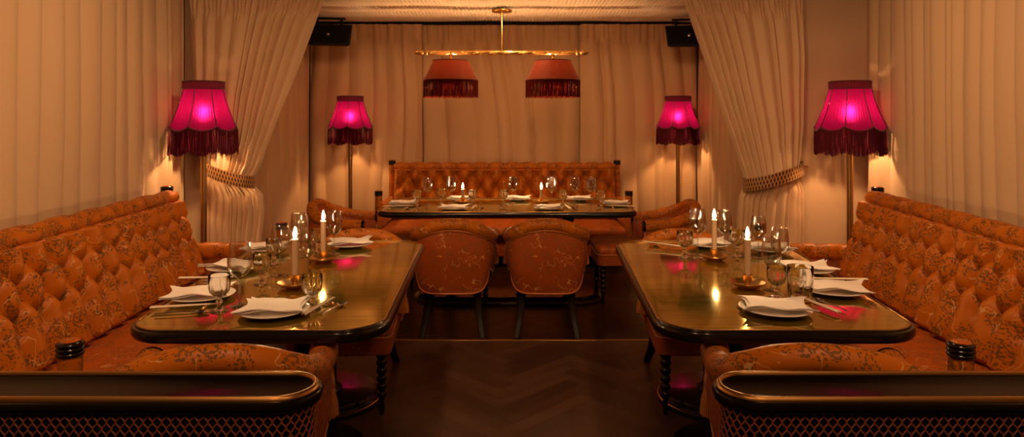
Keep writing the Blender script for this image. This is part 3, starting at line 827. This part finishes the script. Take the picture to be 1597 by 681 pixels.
# ================================================================= LAMPS
def scalloped_lamp(hpole, rb, rt, hs, fr, base=.14):
    """floor lamp; hs = silk height below the collar"""
    root = empty('floor_lamp', (0,0,0), 0, 'x', 'lamp')
    top = hpole; col = .055; sh_top = top-col; sh_bot = sh_top-hs
    m = MB(); m.lathe([(0,0),(base,0),(base,.012),(base*.9,.022),(base*.5,.030),(.04,.045),(.030,.07),(0,.07)], 36); m.build('base', 'antique', root)
    pz = sh_bot-.02
    m = MB(); m.lathe([(0,.06),(.0215,.06),(.0215,pz),(0,pz)], 24)
    m.lathe([(0,pz-.002),(.03,pz-.002),(.032,pz+.006),(.022,pz+.014),(.012,pz+.03),(.012,pz+.07),(0,pz+.07)], 20)
    m.build('pole', 'antique', root)
    m = MB(); zc = pz+.115; rng = [(0,-.045),(.013,-.044),(.016,-.03),(.026,-.01),(.031,.010),(.026,.032),(.012,.044),(0,.046)]
    m.lathe(rng, 16, (0,0,zc)); m.build('bulb', 'bulb', root)
    NP = 8; SEG = 192
    def sc(a): return abs(math.sin(NP*a/2))       # 0 on ribs, 1 mid-panel
    rings = []
    for k in range(15):
        t = k/14; ring = []
        for i in range(SEG):
            a = 2*PI*i/SEG+PI/NP*.0
            rr = lerp(rt, rb, t**1.12)-.006*math.sin(PI*t)
            rr *= 1-.035*sc(a)*t                 # slightly flat panels
            rr += .0034*math.sin(a*72)*min(1, t*3)
            z = lerp(sh_top, sh_bot-.028*sc(a)**.8, t)
            ring.append((rr*math.cos(a), rr*math.sin(a), z))
        rings.append(ring)
    m = MB(); m.grid(rings, closed_u=True, flip=True); shade = m.build('shade', 'pink', root, 80)
    m = MB(); rings = []
    for z, g in ((top, -.002), (top-.004, .004), (top-.02, .001), (top-.04, .003), (top-.052, -.001)):
        rings.append([((rt+g+.0022*math.sin(a*48))*math.cos(a), (rt+g+.0022*math.sin(a*48))*math.sin(a), z) for a in (2*PI*i/SEG for i in range(SEG))])
    m.grid(rings, closed_u=True, flip=True); m.build('collar', 'pinkband', shade, 80)
    m = MB(); m.lathe([(0,sh_top+.035),(rt*.99,sh_top+.035),(rt*.99,sh_top+.038),(0,sh_top+.038)], 32); m.build('shade_lining', 'pinkband', shade)
    m = MB()
    for z, r_ in ((top-.001, rt+.001), (sh_top+.002, rt+.004)):
        m.tube([(r_*math.cos(a), r_*math.sin(a), z) for a in (2*PI*i/64 for i in range(65))], .004, 6)
    for k in range(NP):
        a = 2*PI*k/NP; m.tube([((lerp(rt, rb, t**1.12)-.006*math.sin(PI*t)+.002)*math.cos(a), (lerp(rt, rb, t**1.12)-.006*math.sin(PI*t)+.002)*math.sin(a), lerp(sh_top, sh_bot, t)) for t in (q/10 for q in range(11))], .0032, 5)
    m.tube([((rb*(1-.035*sc(a))+.003)*math.cos(a), (rb*(1-.035*sc(a))+.003)*math.sin(a), sh_bot-.028*sc(a)**.8) for a in (2*PI*i/160 for i in range(161))], .0058, 6)
    m.build('braid_trim', 'trim', shade)
    m = MB(); nf = 520
    for i in range(nf):
        a = 2*PI*i/nf+R.uniform(-.004, .004); r_ = rb*(1-.035*sc(a))+.004; zt = sh_bot-.028*sc(a)**.8; l_ = fr*R.uniform(.94, 1.04)
        m.tube([(r_*math.cos(a), r_*math.sin(a), zt), ((r_+R.uniform(-.002,.003))*math.cos(a+R.uniform(-.008,.008)), r_*math.sin(a), zt-l_*.5), ((r_+.001)*math.cos(a+R.uniform(-.015,.015)), (r_+.001)*math.sin(a+R.uniform(-.015,.015)), zt-l_)], 0.0022, 3, cap=False)
    m.build('fringe', 'pfringe', shade)
    return root
NB = Kit(lambda: scalloped_lamp(1.713, .229, .136, .265, .170, .15))
g1 = 'tall brass floor lamps with magenta fringed shades'
NB.put((-2.185, 4.84, 0), 0, 'large floor lamp with lit magenta fringed shade behind the left sofa', g1, 1)
NB.put((2.385, 4.82, 0), .2, 'large floor lamp with lit magenta fringed shade behind the right sofa', g1, 1)
o = NB.put((-1.71, 7.22, 0), .1, 'floor lamp with magenta fringed shade inside the alcove, left of the far sofa', g1, 1)
o.scale = (.985, .985, .985)
o = NB.put((1.755, 7.22, 0), .3, 'floor lamp with magenta fringed shade inside the alcove, right of the far sofa', g1, 1)
o.scale = (.985, .985, .985)

# hanging lamp with two shades
root = empty('hanging_lamp', (-.09, 6.05, 2.035), 0, 'brass hanging lamp with a long bar and two rust-red fringed shades', 'lamp')
m = MB(); 
rings = []
for i in range(121):
    x = -.66+1.32*i/120; tw = i*.55
    rings.append([(x, (.0195+.0014*math.cos(6*w_+tw))*math.cos(w_), (.0195+.0014*math.cos(6*w_+tw))*math.sin(w_)) for w_ in (2*PI*k/36 for k in range(36))])
m.loft(rings); m.build('twisted_bar', 'gilt', root, 70)
for sx in (-1, 1):
    m = MB(); rings = []
    for d, r_ in ((.655,.018),(.660,.025),(.672,.025),(.678,.010),(.690,.010),(.695,.016),(.71,.022),(.735,.023),(.755,.017),(.768,.008),(.772,.001)):
        rings.append([(sx*d, r_*math.cos(w_), r_*math.sin(w_)) for w_ in (2*PI*k/18 for k in range(18))])
    m.loft(rings); m.build('finial', 'bronze', root, 60)
ct = ceil_z(6.05)-2.035
m = MB(); m.tube([(0,0,.01),(0,0,ct-.01)], .0085, 12); m.build('rod', 'gilt', root)
m = MB(); m.lathe([(0,ct-.035),(.085,ct-.032),(.09,ct-.026),(.09,ct-.016),(.03,ct-.008),(0,ct-.008)], 32); m.build('ceiling_rose', 'gilt', root)
def pendant_shade():
    t = []
    m = MB(); SEG = 180; rings = []
    for k in range(9):
        f = k/8; rr0 = lerp(.158, .238, f)
        rings.append([((rr0+.0016*math.sin(a*90))*math.cos(a), (rr0+.0016*math.sin(a*90))*math.sin(a), lerp(-.072, -.245, f)) for a in (2*PI*i/SEG for i in range(SEG))])
    m.grid(rings, closed_u=True, flip=True)
    return m, SEG
for sx in (-1, 1):
    m, SEG = pendant_shade(); sh = m.build('pleated_shade', 'rust', root, 80); sh.location = (sx*.452, 0, 0)
    m = MB()
    for z, r_ in ((-.072, .159), (-.245, .240)): m.tube([(r_*math.cos(a), r_*math.sin(a), z) for a in (2*PI*i/64 for i in range(65))], .004, 6)
    for k in range(3): a = 2*PI*k/3; m.tube([(.012*math.cos(a), .012*math.sin(a), -.070), (.158*math.cos(a), .158*math.sin(a), -.073)], .002, 5)
    m.build('shade_frame', 'trim', sh)
    m = MB(); nf = 560
    for i in range(nf):
        a = 2*PI*i/nf; r_ = .240; l_ = .150*R.uniform(.96, 1.03)
        m.tube([(r_*math.cos(a), r_*math.sin(a), -.245), (r_*math.cos(a+R.uniform(-.01,.01)), r_*math.sin(a), -.245-l_*.5), (r_*math.cos(a+R.uniform(-.012,.012)), r_*math.sin(a+R.uniform(-.008,.008)), -.245-l_)], .0021, 3, cap=False)
    m.build('fringe', 'rfringe', sh)
    m = MB(); m.lathe([(0,-.012),(.020,-.014),(.010,-.024),(.010,-.045),(.022,-.055),(.016,-.075),(.016,-.10),(0,-.10)], 16); m.build('lamp_holder', 'gilt', sh)
    m = MB(); m.lathe([(0,-.098),(.013,-.10),(.028,-.125),(.031,-.145),(.024,-.168),(.010,-.178),(0,-.179)], 16); m.build('bulb', 'pbulb', sh)

# ================================================================= SPEAKERS
def make_speaker():
    root = empty('wall_speaker', (0,0,0), 0, 'x', 'speaker')
    def prof(g=0): return [(-.21+g, -.12, -.10+g), (.21-g, -.12, -.10+g), (.235-g, -.12, .10-g), (-.235+g, -.12, .10-g)]
    m = MB(); f = prof(); b = [(p[0]*.8, .12, p[2]*.9) for p in f]; f2 = [(p[0], -.105, p[2]) for p in f]
    m.loft([[(p[0]*.985, -.12, p[2]*.97) for p in f], [(p[0], -.112, p[2]) for p in f], f2, b][::-1]); m.build('cabinet', 'matteblack', root, 30)
    m = MB(); g_ = prof(.018); m.loft([[(p[0], -.118, p[2]) for p in g_], [(p[0], -.126, p[2]) for p in g_]][::-1]); m.build('grille', 'grille', root, 30)
    m = MB(); m.box(-.012, .012, -.1285, -.125, -.012, .012, .002); m.build('badge', 'silver', root)
    m = MB()
    for x in (-.12, .12): m.box(x-.012, x+.012, -.03, .03, .09, .175, .003)
    m.box(-.16, .16, -.03, .03, .165, .18, .003); m.build('bracket', 'matteblack', root)
    return root
SP = Kit(make_speaker)
SP.put((-1.84, 6.88, 2.285), math.radians(9), 'black speaker hung from the canopy behind the left drape', 'black speakers in the alcove corners')
SP.put((1.775, 6.88, 2.275), math.radians(-9), 'black speaker hung from the canopy behind the right drape', 'black speakers in the alcove corners')

# ================================================================= TABLEWARE
def make_wine():
    prof = [(0,.0),(.034,.0),(.035,.0015),(.030,.003),(.012,.0055),(.005,.010),(.0036,.02),(.0034,.085),(.005,.093),(.014,.099),(.030,.112),(.039,.132),(.0405,.150),(.038,.178),(.033,.212),(.0325,.214),
            (.0318,.212),(.0368,.178),(.0392,.150),(.0377,.133),(.029,.1135),(.013,.101),(0,.099)]
    return tag(MB().lathe(prof, 28).build('wine_glass', 'thin', smooth=60), 'x', 'glass')
def make_goblet():
    prof = [(0,0),(.031,0),(.032,.002),(.027,.005),(.012,.010),(.007,.018),(.0065,.026),(.012,.031),(.0125,.036),(.007,.041),(.0075,.050),(.018,.056,.30),(.030,.066,.10),(.036,.082,.08),(.037,.098,.04),(.0365,.125),(.0360,.1262),
            (.0353,.125),(.0355,.098),(.0335,.083),(.027,.068),(.014,.059),(0,.057)]
    return tag(MB().lathe(prof, 48, nfl=12).build('water_goblet', 'glass', smooth=50), 'x', 'glass')
def make_tumbler():
    prof = [(0,0),(.030,0),(.034,.004,.06),(.037,.030,.08),(.039,.060,.06),(.0405,.075,.02),(.041,.110),(.0405,.1115),(.0395,.110),(.0388,.075),(.0365,.055),(.0335,.030),(.028,.018),(0,.016)]
    return tag(MB().lathe(prof, 48, nfl=12).build('fluted_tumbler', 'glass', smooth=50), 'x', 'glass')
def make_plate():
    prof = [(0,0),(.055,0),(.060,.004),(.085,.008),(.112,.015),(.1145,.0175),(.1125,.0188),(.085,.012),(.06,.0085),(0,.0075)]
    return tag(MB().lathe(prof, 48).build('dinner_plate', 'china', smooth=60), 'x', 'plate')
def make_napkin(seed, w_=.205, d_=.17):
    rng = random.Random(seed)
    m = MB()
    lay = 2
    for L_ in range(lay):
        N = 22; top, botm = [], []
        ox, oy, rot = rng.uniform(-.006,.006), rng.uniform(-.004,.004)-L_*.004, rng.uniform(-.05,.05)
        lift = [rng.uniform(.002, .012) for _ in range(4)]
        for j in range(N+1):
            v = j/N*2-1; rt_, rb_ = [], []
            for i in range(N+1):
                u = i/N*2-1
                pin = 1-.22*(1-u*u)*abs(v)**2; pin2 = 1-.15*(1-v*v)*abs(u)**2
                x = u*w_/2*pin2*(1+.08*v*v*abs(u)); y = v*d_/2*pin*(1+.08*u*u*abs(v))
                z = .0222+L_*.0042
                z += .010*math.exp(-(u*u+v*v)*1.2)
                for (su, sv), l_ in zip(((-1,-1),(1,-1),(1,1),(-1,1)), lift):
                    z += l_*max(0, (u*su+v*sv)/2)**3
                z += .004*noise.noise(Vector((u*1.6, v*1.6, seed+L_*.15)))
                z -= .004*max(0, abs(u)-.5)+.002*max(0, abs(v)-.5)
                z += .0035*math.sin(u*5+seed+L_)*abs(v)**2+.003*math.sin(v*4+seed*2)*abs(u)**2
                xx = x*math.cos(rot)-y*math.sin(rot)+ox; yy = x*math.sin(rot)+y*math.cos(rot)+oy
                rt_.append((xx, yy, z+.0028)); rb_.append((xx, yy, z))
            top.append(rt_); botm.append(rb_)
        m.grid(top); m.grid(botm, flip=True)
        ed = [top[0], botm[0]]; m.grid([botm[0], top[0]]); m.grid([top[-1], botm[-1]])
        m.grid([[r[0] for r in top], [r[0] for r in botm]]); m.grid([[r[-1] for r in botm], [r[-1] for r in top]])
    return tag(m.build('folded_napkin', 'linen', smooth=60), 'x', 'napkin')
def make_candle(h, seed):
    rng = random.Random(seed)
    root = empty('candle', (0,0,0), 0, 'x', 'candle')
    m = MB(); m.lathe([(0,0),(.0125,0),(.0128,.01),(.0125,h-.008),(.0132,h-.002),(.011,h),(.006,h-.003),(0,h-.004)], 18); m.build('wax_body', 'wax', root)
    m = MB(); m.tube([(0,0,h-.005),(.001,0,h+.006),(.002,0,h+.012)], .0012, 5); m.build('wick', 'wick', root)
    m = MB(); m.lathe([(0,0),(.0045,.003),(.0078,.011),(.0082,.018),(.0062,.028),(.0032,.038),(.0008,.046),(0,.047)], 14, (.001,0,h+.004)); m.build('flame', 'flame', root)
    return root
def make_holder():
    root = empty('candle_holder', (0,0,0), 0, 'x', 'candle holder')
    m = MB(); m.lathe([(0,0),(.034,0),(.036,.003),(.050,.008),(.064,.017),(.0665,.021),(.066,.0225),(.0625,.0205),(.048,.012),(.03,.0075),(.012,.008),(0,.008)], 40); m.build('saucer', 'brass', root)
    m = MB(); m.lathe([(0,.007),(.012,.008),(.009,.016),(.009,.022),(.016,.026),(.017,.034),(.0175,.046),(.019,.049),(.0185,.051),(.0145,.050),(.0138,.036),(0,.035)], 24); m.build('socket', 'brass', root)
    return root
def make_chopsticks():
    root = empty('chopsticks', (0,0,0), 0, 'x', 'chopsticks')
    for k in (-1, 1):
        m = MB(); m.tube([(k*.0065,-.115,.013),(k*.005,.0,.0135),(k*.0035,.115,.014)], lambda t: lerp(.0046,.0026,t), 4, sy=1); m.build('chopstick', 'ivory', root, 30)
    return root
def make_spoon():
    m = MB(); pts = [(0,-.085,.009),(0,-.02,.011),(0,.03,.010),(0,.045,.008)]
    m.tube(cat(pts, 12), lambda t: lerp(.0048,.0026,t), 8, sy=.45)
    rows = []
    for j in range(9):
        v = j/8; w_ = .0195*math.sin(PI*min(max(v, .03), .985))**.6; y = .042+.058*v
        rows.append([(w_*u, y, .009-.007*(1-u*u)*math.sin(PI*v)) for u in (-1,-.66,-.33,0,.33,.66,1)])
    m.grid(rows); m.grid([[(p[0], p[1], p[2]-.0014) for p in r] for r in rows], flip=True)
    return tag(m.build('spoon', 'silver', smooth=70), 'x', 'spoon')
def make_rest():
    m = MB(); rings = []
    for x, r_ in ((-.026,.004),(-.022,.0068),(-.012,.0055),(0,.0045),(.012,.0055),(.022,.0068),(.026,.004)):
        rings.append([(x, r_*math.cos(w_), r_+r_*.9*math.sin(w_)) for w_ in (2*PI*k/10 for k in range(10))])
    m.loft(rings); return tag(m.build('cutlery_rest', 'gilt', smooth=60), 'x', 'cutlery rest')
K = {'wine': Kit(make_wine), 'gob': Kit(make_goblet), 'tum': Kit(make_tumbler), 'plate': Kit(make_plate),
     'holder': Kit(make_holder), 'chop': Kit(make_chopsticks), 'spoon': Kit(make_spoon), 'rest': Kit(make_rest),
     'nap0': Kit(lambda: make_napkin(1)), 'nap1': Kit(lambda: make_napkin(2)), 'nap2': Kit(lambda: make_napkin(3)),
     'ctall': Kit(lambda: make_candle(.165, 1)), 'cshort': Kit(lambda: make_candle(.085, 2))}
ZT = TZ+.0006
def place_setting(x, y, nrot, where, k, gname, sc=1.0, off=(0,0)):
    K['plate'].put((x, y, ZT), 0, 'round white plate '+where, 'white plates on the '+gname, sc)
    K['nap%d' % k].put((x+off[0], y+off[1], ZT), math.radians(nrot), 'folded white napkin '+where, 'white napkins on the '+gname, sc)
# --- left table
S = place_setting; lt = 'left table'
S(-1.225, 2.70, 14, 'nearest the left sofa on the left table', 0, lt, 1.08, (-.012, -.004))
S(-.865, 2.485, 6, 'at the near end of the left table', 1, lt, 1.10)
S(-1.305, 3.21, -12, 'in the middle of the sofa side of the left table', 2, lt, 1.08)
S(-1.325, 3.68, 10, 'furthest along the sofa side of the left table', 0, lt, 1.05)
S(-.90, 3.80, 15, 'at the far end of the left table', 1, lt, 1.08)
# --- right table
rt = 'right table'
S(.965, 2.505, -10, 'at the near end of the right table', 2, rt, 1.12)
S(1.305, 2.785, -14, 'nearest the right sofa on the right table', 0, rt, 1.12, (.01, 0))
S(1.365, 3.17, -6, 'in the middle of the sofa side of the right table', 1, rt, 1.06)
S(1.385, 3.66, -10, 'furthest along the sofa side of the right table', 2, rt, 1.05)
S(1.09, 3.80, 4, 'at the far end of the right table', 0, rt, 1.05)
# --- far table
ft = 'far table'
S(-.895, 5.60, 6, 'at the left end of the far table', 1, ft)
S(-.455, 5.34, -3, 'on the near side of the far table, left of centre', 0, ft)
S(.285, 5.34, 4, 'on the near side of the far table, right of centre', 2, ft)
S(-.45, 5.95, 2, 'behind the left candle on the far table', 2, ft)
S(.05, 5.95, -5, "on the far table's sofa side, between the candles", 1, ft)
S(.585, 5.95, 3, "on the far table's sofa side, right of the right candle", 0, ft)
S(.855, 5.60, -5, 'at the right end of the far table', 2, ft)
# --- candles
def candle_at(x, y, kind, where, gname):
    K['holder'].put((x, y, ZT), 0, 'round brass saucer candle holder '+where, 'brass candle holders on the tables', 1.08)
    K[kind].put((x, y, ZT+.0382), R.uniform(0, 6), 'lit ivory candle '+where, 'lit candles on the tables')
for px, py, kind, wh in ((460,448,'ctall','nearer the viewer on the left table'), (504,408,'ctall','further from the viewer on the left table'),
                         (1166,448,'ctall','nearer the viewer on the right table'), (1114,405,'ctall','further from the viewer on the right table'),
                         (722,317.5,'cshort','on the left half of the far table'), (844,317.5,'cshort','on the right half of the far table')):
    X, Y, _ = on_plane(px, py); candle_at(X, Y, kind, wh, '')
GL = [('wine',374,477,'left table','beside the napkin nearest the left sofa', 1.12),
      ('wine',437,430,'left table','just left of the nearer candle', 1.05),
      ('wine',466,400,'left table','between the two candles at the back', 1.05),
      ('wine',521,396,'left table','just right of the further candle', 1.05),
      ('wine',480,433,'left table','just right of the nearer candle', .92),
      ('gob',342,485,'left table','between the two nearest napkins', 1.05),
      ('gob',408,443,'left table','left of the nearer candle', 1.03),
      ('gob',487,482,'left table','in front of the nearer candle', 1.02),
      ('gob',497,394,'left table','behind the further candle', 1.0),
      ('gob',427,412,'left table','beside the furthest sofa-side napkin', 1.0),
      ('gob',1068,402,'right table','leftmost on the table near the far end', 1.08),
      ('wine',1088,397,'right table','just left of the further candle', 1.12),
      ('wine',1130,394,'right table','just right of the further candle', 1.05),
      ('gob',1150,400,'right table','between the two candles', 1.08),
      ('wine',1183,402,'right table','behind the nearer candle', 1.0),
      ('wine',1203,452,'right table','just right of the nearer candle', 1.0),
      ('gob',1211,465,'right table','directly behind the near-end napkin', 1.0),
      ('wine',1216,428,'right table','beside the middle sofa-side napkin', 1.0),
      ('tum',1248,468,'right table','beside the napkin nearest the right sofa', 1.2),
      ('gob',651,320.5,'far table','next to the left end napkin', 1.0),
      ('wine',667,319,'far table','tallest near the left end', 1.05),
      ('gob',688,318,'far table','behind the left near-side napkin', 1.0),
      ('wine',704,317,'far table','just left of the left candle', 1.05),
      ('gob',737,320,'far table','just right of the left candle', 1.0),
      ('gob',785,320,'far table','left of the middle pair', 1.0),
      ('wine',800,317,'far table','right of the middle pair', 1.05),
      ('wine',860,318,'far table','just right of the right candle', 1.08),
      ('gob',878,320.5,'far table','behind the right-hand chopsticks', 1.0),
      ('wine',896,317,'far table','second to the right of the right candle', 1.05),
      ('wine',922,319,'far table','tallest near the right end', 1.05),
      ('gob',937,320.5,'far table','next to the right end napkin', 1.0)]
NM = {'wine': 'tall clear wine glass', 'gob': 'short-stemmed fluted water goblet', 'tum': 'clear fluted tumbler'}
for k, px, py, tb, wh, sc in GL:
    X, Y, _ = on_plane(px, py)
    K[k].put((X, Y, ZT), R.uniform(0, 6), f'{NM[k]} {wh} on the {tb}', ('wine glasses' if k == 'wine' else 'water goblets' if k == 'gob' else 'tumblers')+' on the '+tb, sc)
# cutlery: (x, y, angle) in plan
def cut(x, y, ang, where, order=('chop','spoon'), dx=.055, rest=True):
    a = math.radians(ang); ux, uy = math.cos(a), math.sin(a); vx, vy = -math.sin(a), math.cos(a)
    K['chop'].put((x, y, ZT+.004), a, 'pair of ivory chopsticks '+where, 'chopsticks on the tables')
    K['spoon'].put((x+ux*dx, y+uy*dx, ZT), a, 'silver spoon beside the chopsticks '+where, 'silver spoons on the tables')
    if rest: K['rest'].put((x+vx*.07, y+vy*.07, ZT), a, 'gilt rest under the chopsticks '+where, 'gilt cutlery rests on the tables')
cut(-.715, 2.535, -12, 'at the near end of the left table')
cut(1.145, 2.56, 14, 'at the near end of the right table', dx=.06)
cut(-1.215, 2.53, -78, 'by the napkin nearest the left sofa', dx=.06)
cut(1.02-.19, 3.78, 50, 'at the far end of the right table', dx=.06)
cut(-.30, 5.38, -6, 'right of the left near-side napkin on the far table')
cut(.44, 5.38, 6, 'right of the right near-side napkin on the far table')
cut(-.90, 5.42, -85, 'by the left end napkin on the far table')
cut(.87, 5.42, 85, 'by the right end napkin on the far table')
cut(-1.335, 2.98, -86, 'by the middle sofa-side napkin on the left table')
cut(1.42, 2.955, 86, 'by the middle sofa-side napkin on the right table')

# ================================================================= LIGHT
def spot(name, loc, target, power, col, size=.08, ang=110, blend=1.0):
    l_ = bpy.data.lights.new(name, 'SPOT'); l_.energy = power; l_.color = col; l_.shadow_soft_size = size
    l_.spot_size = math.radians(ang); l_.spot_blend = blend
    o = bpy.data.objects.new(name, l_); C.objects.link(o); o.location = loc
    o.rotation_euler = (Vector(target)-Vector(loc)).to_track_quat('-Z', 'Y').to_euler(); return o
WARM = (1, .525, .25)
for (x, y, tx, ty, tz, p) in [(-.75, 1.2, -2.1, 3.0, .9, 105), (.85, 1.2, 2.3, 3.0, .9, 105), (-.8, 3.3, -2.2, 3.8, .8, 60), (.9, 3.3, 2.3, 3.8, .8, 60),
                               (0, 2.8, 0, 5.6, 1.0, 36), (-.7, -.5, -.9, 1.6, .7, 38), (.8, -.5, 1.0, 1.6, .7, 38)]:  # last pair: fill added from behind the camera to brighten the divider fronts
    spot('ceiling_and_fill_spot', (x, y, 2.70), (tx, ty, tz), p, WARM, .07, 125)
for x in (-1.3, .0, 1.2):
    spot('alcove_fill_spot', (x, 5.75, 2.34), (x*1.1, 7.5, .9), 17, WARM, .06, 130)  # added fill without fittings, evens out the light on the back curtain
w_ = bpy.data.worlds.new('world'); bpy.context.scene.world = w_; w_.use_nodes = True
w_.node_tree.nodes['Background'].inputs[0].default_value = (1, .6, .3, 1); w_.node_tree.nodes['Background'].inputs[1].default_value = .02

# ================================================================= CAMERA
cd = bpy.data.cameras.new('camera'); cam = bpy.data.objects.new('camera', cd); C.objects.link(cam)
cam.location = (0, 0, EYE); cam.rotation_euler = (PI/2, 0, 0)
cd.sensor_width = 36; cd.lens = F/1597*36; cd.shift_y = -(340.5-HY)/1597; cd.shift_x = 0
cd.clip_start = .05
sc = bpy.context.scene; sc.camera = cam
sc.view_settings.view_transform = 'Standard'; sc.view_settings.look = 'None'; sc.view_settings.gamma = 1
sc.view_settings.use_curve_mapping = False; sc.view_settings.exposure = 0.05
sc.cycles.max_bounces = 10; sc.cycles.glossy_bounces = 5; sc.cycles.transmission_bounces = 10; sc.cycles.diffuse_bounces = 4
sc.cycles.transparent_max_bounces = 12; sc.cycles.caustics_reflective = False; sc.cycles.caustics_refractive = False
sc.cycles.sample_clamp_indirect = 4; sc.cycles.use_denoising = True
sc.cycles.use_light_tree = True
